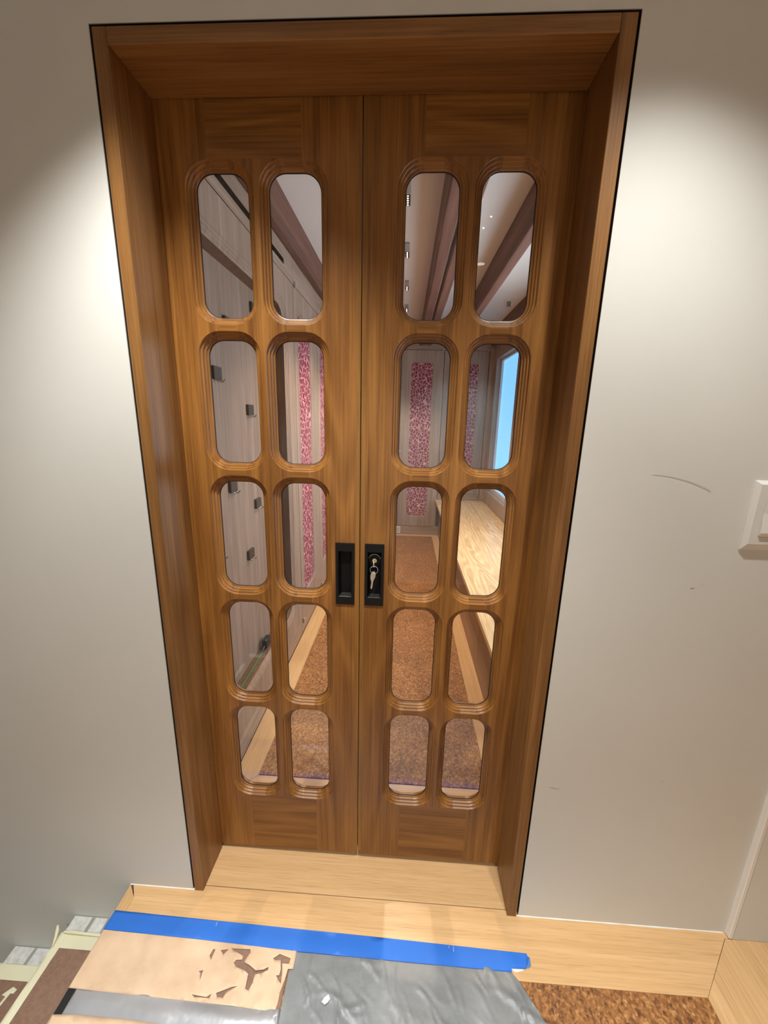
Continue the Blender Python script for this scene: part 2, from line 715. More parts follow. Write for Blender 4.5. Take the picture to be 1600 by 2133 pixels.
S0 = -0.753
plank('nosing', floor_oak(1), [(S0, 0.0), (S0 + 0.034, -0.034), (S0 + 0.034, -1.3), (S0, -1.3)], -0.03, 0.0, floor)
joints = [S0 + 0.034, 1.176]
plank('border_board', floor_oak(0), [(S0 + 0.0005, 0.0125), (S0 + 0.0345, -0.034), (S0 + 0.0345, -BORD), (1.0145, -BORD), (1.165, -0.0155), (1.176, -0.0155), (1.176, 0.0125)], -0.02, 0.0, floor)
plank('border_board', floor_oak(1), [(1.166, -0.016), (WX1, -0.016), (WX1, -1.3), (1.0152, -1.3), (1.0152, -BORD)], -0.02, 0.0, floor)
box('cork_field', cork(), (S0 + 0.035, 1.0148), (-1.3, -BORD - 0.0005), (-0.02, -0.0008), floor)
box('sub_floor', GAP(), (S0 + 0.01, WX1), (-1.3, 0.0), (-0.10, -0.0205), floor)
# hall floor behind the camera
box('cork_field', cork(), (S0 + 0.035, WX1), (BACKY, -1.3005), (-0.02, -0.0008), floor)

# ------------------------------------------------------------------ door frame
trim = empty('trim_1', (0, 0, 0), 'brown oak door casing and deep jambs set in the plaster wall', 'door frame', kind='structure')
YF = -0.003
box('jamb', frame_oak(2), (-HALF - CW, -HALF), (YF, D - 0.002), (0.0, HIN + CW), trim, 0.0012)
box('jamb', frame_oak(2), (HALF, HALF + CW), (YF, D - 0.002), (0.0, HIN + CW), trim, 0.0012)
box('head', frame_oak(0), (-HALF + .0004, HALF - .0004), (YF, D - 0.002), (HIN, HIN + CW), trim, 0.0012)
box('inner_jamb', frame_oak(2), (-HALF - CW, -HALF), (D + 0.046, 0.25), (0.0, HIN + CW), trim, 0.0012)
box('inner_jamb', frame_oak(2), (HALF, HALF + CW), (D + 0.046, 0.25), (0.0, HIN + CW), trim, 0.0012)
box('inner_head', frame_oak(0), (-HALF, HALF), (D + 0.046, 0.25), (HIN, HIN + CW), trim, 0.0012)

# ------------------------------------------------------------------ sliding door leaves
PS, PW, MU, Z0, PH, PG = 0.1027, 0.1326, 0.0507, 0.2666, 0.3298, 0.0527
RIN, RW, TH = 0.043, 0.0185, 0.042
DB, DT = 0.019, HIN + 0.02           # door bottom and top
PROF = []
for i in range(3):
    o_, d_ = RW - i * 0.0061, i * 0.0064
    PROF += [(o_, d_), (o_ - 0.0010, d_ + 0.0030), (o_ - 0.0026, d_ + 0.0056), (o_ - 0.0060, d_ + 0.0064)]
PROF += [(0.0, 0.0194), (0.0, 0.0230), (0.009, 0.0234)]
GLASS_D = 0.0236


def leaf(name, sg, label, cat):
    """sg = -1 / +1: side of the meeting line. local x from the leaf's own base, z from the floor"""
    root = empty(name, (0, D, 0), label, cat, kind='structure')
    e0, e1 = 0.0012, HALF + CW - 0.0005
    xl, xr = sorted((sg * e0, sg * e1))
    c_near, c_far = PS + PW / 2, PS + PW + MU + PW / 2
    cx = sorted((sg * c_near, sg * c_far))
    rows = [Z0 + k * (PH + PG) + PH / 2 for k in range(5)]
    hw, hh = PW / 2, PH / 2
    js = hw - RIN

    def loops(cx_, cz_):
        return [(rrect(cx_, cz_, hw + o_, hh + o_, RIN + o_), d_) for o_, d_ in PROF]

    def piece(nm, front, back, rings, walls, mat, holes=()):
        mb = MB()
        p, t = fill(front, holes)
        mb.add([(x, 0, z) for x, z in p], t)
        p, t = fill(back)
        mb.add([(x, TH, z) for x, z in p], t)
        for rg in rings:
            for a, b in zip(rg, rg[1:]):
                mb.strip(a, b)
        for w in walls:
            mb.strip([(x, 0, z) for x, z in w], [(x, TH, z) for x, z in w])
        o = link(nm, mb.mesh(nm, fix=True), mat, root, 40)
        for pl_ in o.data.polygons:
            if abs(pl_.normal.y) > 0.9999 or pl_.area > 0.002:
                pl_.use_smooth = False
        return o

    def half(arcs, side):
        # side 'L': TL then BL (downwards); 'R': BR then TR (upwards)
        return arcs[2] + arcs[3] if side == 'L' else arcs[0] + arcs[1]

    def vertical(nm, parts, x_out, holes=()):
        """parts: list of (column centre, 'L'/'R'); stile if one entry + outer edge, muntin if two"""
        ring_all = []
        if x_out is not None:
            col, side = parts[0]
            xj = col + (-js if side == 'L' else js)
            front = [(x_out, DB), (xj, DB)]
            back = [(x_out, DB), (xj, DB)]
            for cz in rows:
                L = loops(col, cz)
                f = half(L[0][0], side)
                b = half(L[-1][0], side)
                if side == 'L':
                    f, b = f[::-1], b[::-1]
                front += f
                back += b
                rg = [[(x, d_, z) for x, z in half(a, side)] for a, d_ in L]
                rg.append([(x, TH, z) for x, z in half(L[-1][0], side)])
                ring_all.append(rg)
            front += [(xj, DT), (x_out, DT)]
            back += [(xj, DT), (x_out, DT)]
            # soften the lower meeting corner
            r = 0.012
            s = 1 if xj > x_out else -1
            if abs(x_out) < 0.01:
                cr = [(x_out + s * (r - r * math.cos(a)), DB + r - r * math.sin(a)) for a in [math.radians(18 * k) for k in range(6)]]
                front = cr + front[1:]
                back = cr + back[1:]
                wall = [(xj, DB)] + cr[::-1] + [(x_out, DT), (xj, DT)]
            else:
                wall = [(xj, DB), (x_out, DB), (x_out, DT), (xj, DT)]
            piece(nm, front, back, ring_all, [wall], door_oak(2), holes)
        else:
            (ca, _), (cb, _) = parts
            up_f, up_b, dn_f, dn_b = [], [], [], []
            for cz in rows:
                La, Lb = loops(ca, cz), loops(cb, cz)
                up_f += half(La[0][0], 'R')
                up_b += half(La[-1][0], 'R')
                dn_f = half(Lb[0][0], 'L') + dn_f
                dn_b = half(Lb[-1][0], 'L') + dn_b
                for L, side in ((La, 'R'), (Lb, 'L')):
                    rg = [[(x, d_, z) for x, z in half(a, side)] for a, d_ in L]
                    rg.append([(x, TH, z) for x, z in half(L[-1][0], side)])
                    ring_all.append(rg)
            lo, hi = rows[0] - hh - RW, rows[-1] + hh + RW
            bl, bh = rows[0] - hh, rows[-1] + hh
            piece(nm, up_f + dn_f, up_b + dn_b, ring_all, [], door_oak(2))

    # pull cut-out in the meeting stile
    px, pz = sg * 0.0435, 1.094
    hole = [(px - 0.021, pz - 0.072), (px + 0.021, pz - 0.072), (px + 0.021, pz + 0.073), (px - 0.021, pz + 0.073)]
    vertical('stile', [(cx[0], 'L')], xl, [hole] if sg > 0 else ())
    vertical('stile', [(cx[1], 'R')], xr, [hole] if sg < 0 else ())
    vertical('muntin', [(cx[0], 'R'), (cx[1], 'L')], None)

    # rails: short ones between the rows, long ones at top and bottom
    def rail_ring(col, cz, which):
        L = loops(col, cz)
        out = []
        for a, d_ in L:
            p = (a[1][-1], a[2][0]) if which == 'top' else (a[3][-1], a[0][0])
            out.append([(x, d_, z) for x, z in p])
        a = L[-1][0]
        p = (a[1][-1], a[2][0]) if which == 'top' else (a[3][-1], a[0][0])
        out.append([(x, TH, z) for x, z in p])
        return out

    for col in cx:
        for k in range(4):
            zl, zh = rows[k] + hh, rows[k + 1] - hh
            fr = [(col - js, zl + RW), (col + js, zl + RW), (col + js, zh - RW), (col - js, zh - RW)]
            bk = [(col - js, zl + .009), (col + js, zl + .009), (col + js, zh - .009), (col - js, zh - .009)]
            piece('rail', fr, bk, [rail_ring(col, rows[k], 'top'), rail_ring(col, rows[k + 1], 'bottom')], [], door_oak(0))
    xa, xb = cx[0] - js, cx[1] + js
    zt, zb = rows[-1] + hh, rows[0] - hh
    fr = [(xa, zt + RW), (xb, zt + RW), (xb, DT), (xa, DT)]
    bk = [(xa, zt + .009), (xb, zt + .009), (xb, DT), (xa, DT)]
    piece('top_rail', fr, bk, [rail_ring(c, rows[-1], 'top') for c in cx], [[(xb, DT), (xa, DT)]], door_oak(0))
    fr = [(xa, DB), (xb, DB), (xb, zb - RW), (xa, zb - RW)]
    bk = [(xa, DB), (xb, DB), (xb, zb - .009), (xa, zb - .009)]
    piece('bottom_rail', fr, bk, [rail_ring(c, rows[0], 'bottom') for c in cx], [[(xa, DB), (xb, DB)]], door_oak(0))
    # lipping along the meeting edge
    lx = sorted((sg * (e0 + 0.0001), sg * (e0 + 0.0125)))
    box('edge_lipping', wood('lipping', 2, (0.190, 0.078, 0.014), (0.365, 0.170, 0.038), 0.36, ring=16, streak=0.3, vary=0.05), (lx[0], lx[1]), (-0.0005, 0.004), (DB + 0.0125, DT - 0.002), root)
    # panes and gaskets share meshes
    P = None
    for col in cx:
        for cz in rows:
            if P is None:
                lp = [q for a in rrect(0, 0, hw + 0.006, hh + 0.006, RIN + 0.006) for q in a]
                mb = MB()
                n = len(lp)
                for d_ in (GLASS_D, GLASS_D + 0.005):
                    mb.add([(x, d_, z) for x, z in lp], [tuple(range(n))])
                mb.strip([(x, GLASS_D, z) for x, z in lp], [(x, GLASS_D + 0.005, z) for x, z in lp], True)
                P = mb.mesh('pane')
                mb = MB()
                li = [q for a in rrect(0, 0, hw - 0.0022, hh - 0.0022, RIN - 0.0018) for q in a]
                lg = [q for a in rrect(0, 0, hw - 0.0001, hh - 0.0001, RIN - 0.0001) for q in a]
                mb.strip([(x, GLASS_D - 0.0022, z) for x, z in lg], [(x, GLASS_D - 0.0004, z) for x, z in li], True)
                G = mb.mesh('gasket')
            p = link('pane', P, glass(), root)
            p.location = (col, 0, cz)
            link('gasket', G, GAP(), p)

    # flush pull
    W2, H2 = 0.028, 0.0975
    pull = empty('flush_pull', (px, 0, pz))
    pull.parent = root
    pull['label'] = 'black recessed flush pull'
    o1 = [(-W2, -H2), (W2, -H2), (W2, H2), (-W2, H2)]
    i1 = [(-0.0200, -0.0715), (0.0200, -0.0715), (0.0200, 0.0725), (-0.0200, 0.0725)]
    i2 = [(-0.0150, -0.0650), (0.0150, -0.0650), (0.0150, 0.0700), (-0.0150, 0.0700)]
    mb = MB()
    Q = lambda pl, d_: [(x, d_, z) for x, z in pl]
    mb.strip(Q(o1, 0.0), Q(o1, -0.0030), True)
    o2 = [(x * 0.985, z * 0.996) for x, z in o1]
    mb.strip(Q(o1, -0.0030), Q(o2, -0.0036), True)
    mb.strip(Q(o2, -0.0036), Q(i1, -0.0036), True)
    mb.strip(Q(i1, -0.0036), Q(i1, 0.002), True)
    link('plate', mb.mesh('plate'), BLACK(), pull)
    mb = MB()
    mb.strip(Q(i1, 0.0015), Q(i2, 0.0135), True)
    mb.add(Q(i2, 0.0135), [(0, 1, 2, 3)])
    link('recess', mb.mesh('recess'), plain('black_recess', (0.003, 0.003, 0.003), 0.6, spec=0.2), pull)
    tube('lip', plain('worn_lip', (0.09, 0.085, 0.08), 0.3, 0.6), [(-0.0185, -0.0034, -0.0712), (0.0185, -0.0034, -0.0712)], 0.0009, pull, 8)  # paler metal paints the light caught on the lower lip
    if sg > 0:
        lathe('escutcheon', BLACK(), [(0.0001, 0.0), (0.0168, 0.0), (0.0178, -0.003), (0.0178, 0.004), (0.0001, 0.004)], (0, 1, 0), (0, 0.0098, 0.0455), pull, 32)
        a = [(0.0178 * math.cos(t), 0.0068, 0.0455 + 0.0178 * math.sin(t)) for t in [math.radians(15 + 150 * k / 20) for k in range(21)]]
        tube('rim', CHROME(), a, 0.0009, pull, 8)
        lathe('lock_cylinder', BRASS(), [(0.0001, -0.003), (0.0068, -0.003), (0.0075, -0.002), (0.0075, 0.002), (0.0001, 0.002)], (0, 1, 0), (0, 0.0085, 0.043), pull, 24)
    return root


leaf('door_1', -1, 'oak sliding door leaf with ten rounded panes and a plain black pull', 'door')
leaf('door_2', 1, 'oak sliding door leaf with ten rounded panes and a key in its lock', 'door')

# keys: one in the lock, a split ring, one hanging
kx, kz = 0.0435, 1.094 + 0.043
keys = empty('key_ring', (kx, D + 0.0045, kz), 'small silver keys on a split ring hanging from the black door lock', 'keys')


def key_mesh(name, bow_r, blade, thick):
    """flat key hanging downwards from its bow hole at the origin, in the xz plane"""
    out = [(-0.0035, 0.003), (0.0035, 0.003), (bow_r, -0.006), (bow_r * 0.95, -0.016), (0.0045, -0.024), (0.0028, -0.028), (0.0028, -0.028 - blade)]
    out += [(0.0012, -0.031 - blade)]
    teeth = []
    n = 6
    for i in range(n):
        z = -0.031 - blade + (i + 0.5) * blade / n
        teeth.append((-0.0025 if i % 2 else -0.0014, z))
    out += teeth + [(-0.0028, -0.028), (-0.0055, -0.024), (-bow_r, -0.014), (-bow_r, -0.006)]
    hole = [(0.0018 * math.cos(2 * math.pi * k / 10), -0.0015 + 0.0018 * math.sin(2 * math.pi * k / 10)) for k in range(10)]
    p, t = fill(out, [hole])
    mb = MB()
    mb.add([(x, -thick / 2, z) for x, z in p], t)
    mb.add([(x, thick / 2, z) for x, z in p], t)
    for lp in (out, hole):
        mb.strip([(x, -thick / 2, z) for x, z in lp], [(x, thick / 2, z) for x, z in lp], True)
    return mb.mesh(name)


k1 = link('key', key_mesh('key', 0.0078, 0.023, 0.0019), CHROME(), keys)
k1.rotation_euler = (math.radians(6), math.radians(5), math.radians(28))
k1.location = (-0.002, -0.008, -0.0335)
# key in the lock, seen edge on: bow projects towards the hall
ke = link('key', key_mesh('key_in_lock', 0.0072, 0.010, 0.0021), CHROME(), keys)
ke.rotation_euler = (math.radians(90), 0, 0)
ke.rotation_euler = Matrix(((0, 1, 0), (0, 0, -1), (-1, 0, 0))).to_euler()
ke.location = (-0.0005, -0.026, 0.0)
rg = [(0.0115 * math.cos(2 * math.pi * k / 28), 0.001 * math.sin(4 * math.pi * k / 28), 0.0115 * math.sin(2 * math.pi * k / 28)) for k in range(28)]
r_ = tube('ring', CHROME(), rg, 0.00075, keys, 8, True)
r_.location = (-0.0005, -0.010, -0.0245)
tube('link', CHROME(), [(-0.0005, -0.013, -0.004), (-0.0012, -0.0125, -0.010), (-0.0008, -0.011, -0.0155)], [0.0016, 0.0021, 0.0012], keys, 8)

# ------------------------------------------------------------------ light switch
sw = empty('light_switch', (0.938, 0, 1.258), 'cream wall light switch with rocker paddle', 'switch')
mb = MB()


def R4(x0, x1, z0, z1, y):
    return [(x0, y, z0), (x1, y, z0), (x1, y, z1), (x0, y, z1)]


a = R4(0, 0.125, 0, 0.168, 0.0)
b = R4(0.0, 0.125, 0.0, 0.168, -0.003)
c = R4(0.008, 0.117, 0.017, 0.160, -0.013)
mb.strip(a, b, True)
mb.strip(b, c, True)
d1 = R4(0.024, 0.101, 0.034, 0.146, -0.013)
mb.strip(c, d1, True)
d2 = R4(0.024, 0.101, 0.034, 0.146, -0.012)
mb.strip(d1, d2, True)
mb.add(d2, [(0, 1, 2, 3)])
link('plate', mb.mesh('plate'), WHITE_PLASTIC(), sw, 0)
mb = MB()
x0, x1 = 0.026, 0.099
pr = [(-0.0125, 0.143), (-0.0145, 0.141), (-0.0135, 0.092), (-0.0200, 0.046), (-0.0125, 0.036)]
for (ya, za), (yb, zb) in zip(pr, pr[1:]):
    mb.add([(x0, ya, za), (x1, ya, za), (x1, yb, zb), (x0, yb, zb)], [(0, 1, 2, 3)])
for x in (x0, x1):
    mb.add([(x, y, z) for y, z in pr], [tuple(range(len(pr)))])
link('paddle', mb.mesh('paddle'), plain('paddle_white', (0.74, 0.71, 0.67), 0.4), sw)

# ------------------------------------------------------------------ inner room
RX0, RX1, RY0, RY1, RZ = -0.58, 1.20, 0.24, 4.29, 2.64
fl2 = empty('floor_room', (0, 0, 0), 'cork floor of the inner room framed by pale oak boards', 'floor', kind='structure')
plank('sill_board', floor_oak(0), [(-HALF - 0.03, 0.0145), (HALF + 0.03, 0.0145), (HALF + 0.03, 0.2395), (-HALF - 0.03, 0.2395)], -0.02, 0.0, fl2)
plank('border_board', floor_oak(0), [(RX0, 0.240), (0.62, 0.240), (0.62, 0.337), (0.53, 0.437), (-0.475, 0.437), (RX0, 0.337)], -0.02, 0.0, fl2)
plank('border_board', floor_oak(1), [(RX0, 0.338), (-0.4755, 0.438), (-0.4755, 4.19), (RX0, RY1)], -0.02, 0.0, fl2)
plank('border_board', floor_oak(1), [(0.62, 0.338), (0.62, RY1), (0.5305, 4.19), (0.5305, 0.438)], -0.02, 0.0, fl2)
plank('border_board', floor_oak(0), [(-0.4755, 4.1905), (0.5305, 4.1905), (0.62, RY1), (RX0, RY1)], -0.02, 0.0, fl2)
box('cork_field', cork(), (-0.475, 0.53), (0.4375, 4.190), (-0.02, 0.004), fl2, 0.001)
box('sub_floor', GAP(), (-0.70, 1.4), (0.0, 4.4), (-0.10, -0.0205), fl2)

cr = empty('ceiling_room', (0, 0, RZ), 'pale ceiling of the inner room between timber beams', 'ceiling', kind='structure')
box('ceiling_panel', WHITE_PAINT(), (RX0 - 0.1, RX1 + 0.2), (RY0, RY1 + 0.1), (0.0, 0.08), cr)


def hewn_beam(x0, x1, label, seed):
    o = empty('ceiling_beam', (x0, RY0, RZ), label, 'beam', 'timber beams of the inner room')
    bm = bmesh.new()
    n, m = 40, 3
    L = RY1 - RY0
    zb = 2.46 - RZ
    w = x1 - x0
    sect = [(0, 0), (0, zb * .5), (0, zb + 0.008), (0.008, zb), (w / 2, zb), (w - 0.008, zb), (w, zb + 0.008), (w, zb * .5), (w, 0)]
    rows_ = []
    for i in range(n + 1):
        y = L * i / n
        r = []
        for k, (x, z) in enumerate(sect):
            d = 0.004 * noise.noise(Vector((x * 9 + seed, y * 4.0, z * 9)))
            r.append(bm.verts.new((x + (d if k not in (0, 8) else 0), y, z + (d if k not in (0, 8) else 0))))
        rows_.append(r)
    for a, b in zip(rows_, rows_[1:]):
        for k in range(len(sect) - 1):
            bm.faces.new([a[k], a[k + 1], b[k + 1], b[k]])
    bm.faces.new(rows_[0])
    bm.faces.new(rows_[-1])
    link('timber', finish(bm, 'timber'), beam_oak(1), o, 40)
    return o


hewn_beam(-0.58, -0.527, 'half timber beam along the top of the coat-niche wall', 1)
hewn_beam(0.265, 0.335, 'timber of the twin beam on the side of the spotlight row', 2)
hewn_beam(0.349, 0.416, 'timber of the twin beam on the bench side of the black slot', 3)
hewn_beam(0.684, 0.752, 'single dark timber beam near the bench', 4)
hewn_beam(1.15, 1.1995, 'half timber beam above the blue window', 5)
tag(box('track_slot', BLACK(), (0.3355, 0.3485), (RY0, RY1), (2.47, 2.639)), 'black light track between the twin timber beams', 'light track')

# linear spots on the ceiling
ROOM_LAMPS = [1.30, 1.97, 2.66, 3.33]
for i, y in enumerate(ROOM_LAMPS):
    lb = ['five-eye black recessed spotlight, first of the row from the door', 'five-eye black recessed spotlight, second of the row from the door',
          'five-eye black recessed spotlight, third of the row from the door', 'five-eye black recessed spotlight, last of the row from the door'][i]
    o = empty('recessed_spotlight', (0.095, y, RZ), lb, 'spotlight', 'recessed spotlights of the inner room')
    box('housing', plain('grey_housing', (0.36, 0.35, 0.34), 0.5), (-0.014, 0.014), (-0.125, -0.012), (-0.012, 0.0), o, 0.001)
    box('tray', BLACK(), (-0.013, 0.013), (-0.010, 0.100), (-0.010, 0.0), o, 0.001)
    for k in range(5):
        e = lathe('light_eye', emitter('led_eye', (1.0, 0.93, 0.85), 4.0), [(0.0001, -0.002), (0.0030, -0.002), (0.0042, -0.001), (0.0042, 0.0), (0.0001, 0.0)], (0, 0, 1), (0, 0.004 + k * 0.0205, -0.0105), o, 12)
    spot('room_spot_light', (0.095, y + 0.045, RZ - 0.02), ROOM_SPOT, 50, 0.5, (1.0, 0.84, 0.66), 0.03)
for i, (x, y) in enumerate([(0.535, 1.66), (0.552, 1.53)]):
    tag(lathe('pin_light', emitter('pin_led', (1.0, 0.97, 0.92), 3.0), [(0.0001, -0.004), (0.0035, -0.003), (0.0045, 0.0), (0.0001, 0.0)], (0, 0, 1), (x, y, RZ), None, 14),
        ['tiny bright pin light in the ceiling bay above the bench side, farther one', 'tiny bright pin light in the ceiling bay above the bench side, nearer one'][i], 'pin light', 'ceiling pin lights')
for i, (x, y, s) in enumerate([(1.035, 3.05, 1.0), (1.02, 3.80, 0.9)]):
    o = empty('sprinkler_head', (x, y, RZ), ['domed white ceiling sprinkler between the single beam and the window', 'farther ceiling sprinkler near the cabinet doors'][i], 'sprinkler')
    lathe('escutcheon', WHITE_PLASTIC(), [(0.045 * s, 0.0), (0.044 * s, -0.006), (0.034 * s, -0.011), (0.018 * s, -0.012), (0.001, -0.012)], (0, 0, 1), (0, 0, 0), o, 24)
    lathe('head', plain('sprinkler_metal', (0.30, 0.29, 0.29), 0.3, 0.6), [(0.016, -0.011), (0.020, -0.026), (0.014, -0.046), (0.022, -0.049), (0.022, -0.053), (0.001, -0.054)], (0, 0, 1), (0, 0, 0), o, 16)

# ---- wall with the coat niche
wn = empty('wall_left', (RX0, 0, 0), 'oak veneered wall with a rounded coat niche', 'wall', kind='structure')
NY0, NY1, NZ0, NZ1, NR = 0.30, 1.415, 0.285, 2.148, 0.10
NRW, ND = 0.042, 0.072
PY0, PY1, PZ0, PZ1 = RY0, 1.597, 0.115, 2.318
nprof = []
for i in range(3):
    o_, d_ = NRW - i * 0.014, i * 0.004
    nprof += [(o_, d_), (o_ - 0.0005, d_ + 0.0022), (o_ - 0.004, d_ + 0.0034), (o_ - 0.0132, d_ + 0.004)]
nprof += [(0.0, 0.012)]
ncy, ncz, nhy, nhz = (NY0 + NY1) / 2, (NZ0 + NZ1) / 2, (NY1 - NY0) / 2, (NZ1 - NZ0) / 2


def nloop(o_):
    return [q for a in rrect(ncy, ncz, nhy + o_, nhz + o_, NR + o_, 10) for q in a]


mb = MB()
lo = nloop(NRW)
p, t = fill([(PY0, PZ0), (PY1, PZ0), (PY1, PZ1), (PY0, PZ1)], [lo])
mb.add([(0, y, z) for y, z in p], t)
prev = None
for o_, d_ in nprof:
    cur = [(-d_, y, z) for y, z in nloop(o_)]
    if prev:
        mb.strip(prev, cur, True)
    prev = cur
link('niche_panel', mb.mesh('niche_panel'), room_oak(2), wn, 40)
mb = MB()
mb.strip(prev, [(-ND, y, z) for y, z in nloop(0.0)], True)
link('niche_reveal', mb.mesh('niche_reveal'), wood('reveal', 2, (0.10, 0.05, 0.026), (0.2, 0.11, 0.06), 0.5), wn, 40)  # darker oak tone puts the shade of the unlit reveal into its colour
box('niche_back', room_oak(2), (-ND - 0.012, -ND), (NY0 - 0.02, NY1 + 0.02), (NZ0 - 0.02, NZ1 + 0.02), wn)
box('plinth', room_oak(1), (-0.02, -0.004), (PY0, PY1), (0.0, PZ0 - 0.003), wn)
# upper frieze with the air slot
SL0, SL1, SZ0, SZ1 = 0.36, 1.43, 2.368, 2.396
p, t = fill([(PY0, PZ1 + 0.004), (PY1, PZ1 + 0.004), (PY1, RZ), (PY0, RZ)], [[(SL0, SZ0), (SL1, SZ0), (SL1, SZ1), (SL0, SZ1)]])
mb = MB()
mb.add([(0, y, z) for y, z in p], t)
link('frieze', mb.mesh('frieze'), room_oak(1), wn)
mb = MB()
q = [(SL0, SZ0), (SL1, SZ0), (SL1, SZ1), (SL0, SZ1)]
mb.strip([(0, y, z) for y, z in q], [(-0.05, y, z) for y, z in q], True)
mb.add([(-0.05, y, z) for y, z in q], [(0, 1, 2, 3)])
link('air_slot', mb.mesh('air_slot'), BLACK(), wn)
box('joint_gap', GAP(), (-0.02, -0.004), (PY0, PY1), (PZ1 - 0.001, PZ1 + 0.005), wn)
wg = empty('wall_wardrobe_side', (RX0, 0, 0), 'dark wall behind the wardrobes and the coat niche', 'wall', kind='structure')
box('backing', GAP(), (-0.12, -0.086), (RY0, RY1 + 0.06), (0, RZ), wg)

# hooks: square plate, two short pegs
HOOKS = [(0.672, 1.712, 'third highest in the niche'), (1.000, 1.576, 'fourth highest in the niche'),
         (0.752, 1.236, 'fourth lowest in the niche'), (1.036, 1.100, 'third lowest in the niche'),
         (0.905, 0.862, 'lowest in the niche'), (0.585, 0.978, 'second lowest in the niche'),
         (0.805, 1.925, 'second highest in the niche'), (1.110, 2.060, 'topmost in the niche')]
for i, (y, z, l) in enumerate(HOOKS):
    o = empty('coat_hook', (RX0 - ND, y, z), 'bronze square coat hook, ' + l, 'coat hook', 'coat hooks in the niche')
    box('plate', BRONZE(), (0.0, 0.013), (-0.033, 0.033), (-0.024, 0.026), o, 0.0012)
    tube('peg', CHROME(), [(0.004, 0.020, -0.022), (0.012, 0.022, -0.031), (0.022, 0.024, -0.030), (0.029, 0.025, -0.021)], [0.004, 0.004, 0.004, 0.0035], o, 10)
    tube('peg', CHROME(), [(0.004, -0.006, -0.020), (0.012, -0.005, -0.031), (0.018, -0.004, -0.031)], [0.0038, 0.0038, 0.003], o, 10)

# charger with its green lead on the niche floor
NZF = NZ0
ch_ = empty('power_adapter', (-0.622, 0.985, NZF), 'small black power adapter standing in the bottom of the coat niche', 'adapter')
bmx = bmesh.new()
box_bm(bmx, -0.014, 0.014, -0.030, 0.038, 0.001, 0.052)
link('body', finish(bmx, 'body', 0.006, 3), plain('adapter_black', (0.012, 0.012, 0.013), 0.35), ch_, 40)
tube('strain_relief', plain('adapter_black', (0.012, 0.012, 0.013), 0.35), [(0, -0.028, 0.018), (0.0, -0.05, 0.012), (0.001, -0.07, 0.007)], [0.007, 0.005, 0.0035], ch_, 10)
tag(tube('green_cable', plain('green_cable', (0.03, 0.22, 0.07), 0.5), [(-0.621, 0.914, NZF + .0065), (-0.620, 0.85, NZF + 0.0035), (-0.618, 0.75, NZF + 0.0032), (-0.617, 0.62, NZF + 0.0032), (-0.618, 0.42, NZF + 0.0032)], 0.0032, None, 8),
    'thin green cable lying along the bottom of the coat niche', 'cable')


def print_door(parent, wdt, z0, z1, iw0, iw1, iz0, iz1, plane):
    """cabinet door with a rounded animal print inset; plane 'x' (faces +x) or 'y' (faces -y). local u along the door"""
    def P(u, d, z):
        return (-d, u, z) if plane == 'x' else (u, d, z)
    d = empty('door', (0, 0, 0))
    d.parent = parent
    rw, rr = 0.016, 0.042
    cu, cz, hu, hz_ = (iw0 + iw1) / 2, (iz0 + iz1) / 2, (iw1 - iw0) / 2, (iz1 - iz0) / 2

    def lp(o_):
        return [q for a in rrect(cu, cz, hu + o_, hz_ + o_, rr + o_, 8) for q in a]
    p, t = fill([(0.0015, z0), (wdt - 0.0015, z0), (wdt - 0.0015, z1), (0.0015, z1)], [lp(rw)])
    mb = MB()
    mb.add([P(u, 0, z) for u, z in p], t)
    prev = None
    for o_, dd in ((rw, 0), (rw - 0.0005, 0.002), (rw - 0.007, 0.003), (rw - 0.008, 0.006), (0.0, 0.007)):
        cur = [P(u, dd, z) for u, z in lp(o_)]
        if prev:
            mb.strip(prev, cur, True)
        prev = cur
    e = [(0.0015, z0), (wdt - 0.0015, z0), (wdt - 0.0015, z1), (0.0015, z1)]
    mb.strip([P(u, 0, z) for u, z in e], [P(u, 0.019, z) for u, z in e], True)
    link('door_panel', mb.mesh('door_panel'), room_oak(2), d, 40)
    mb = MB()
    l0 = lp(0.0)
    mb.add([P(u, 0.007, z) for u, z in l0], [tuple(range(len(l0)))])
    mb.strip([P(u, 0.007, z) for u, z in l0], [P(u, 0.018, z) for u, z in l0], True)
    ins = link('print_panel', mb.mesh('print_panel'), animal_print(), d)
    ins['label'] = 'crimson fabric inset with a pale spotted animal print'
    return d


def pivot(parent, plane, u, z):
    if plane == 'x':
        lathe('pivot_hinge', CHROME(), [(0.0001, -0.018), (0.010, -0.018), (0.010, 0.018), (0.0001, 0.018)], (0, 0, 1), (0.006, u, z), parent, 12)
    else:
        lathe('pivot_hinge', CHROME(), [(0.0001, -0.014), (0.008, -0.014), (0.008, 0.014), (0.0001, 0.014)], (0, 0, 1), (u, -0.005, z), parent, 12)


ORD = ['nearest the coat niche', 'second from the coat niche', 'third from the coat niche', 'fourth from the coat niche']
for i in range(4):
    y0 = 1.600 + i * 0.645
    o = empty('wardrobe', (RX0, y0, 0), 'tall oak wardrobe with a crimson animal print door, ' + ORD[i], 'wardrobe', 'wardrobes along the coat wall')
    print_door(o, 0.525, PZ0, PZ1 - 0.002, 0.108, 0.408, 0.302, 2.18, 'x')
    box('post', room_oak(2), (-0.02, 0.0), (0.527, 0.643), (PZ0, PZ1 - 0.002), o)
    box('plinth', room_oak(1), (-0.02, -0.004), (0.0, 0.643), (0.0, PZ0 - 0.003), o)
    box('carcass', GAP(), (-0.08, -0.022), (0.0, 0.643), (0.0, PZ1 - 0.002), o)
    box('frieze', room_oak(1), (-0.02, 0.0), (0.0, 0.643), (PZ1 + 0.004, RZ - 0.001), o)
    pivot(o, 'x', 0.03, PZ1 + 0.006)
    pivot(o, 'x', 0.03, PZ0 - 0.02)

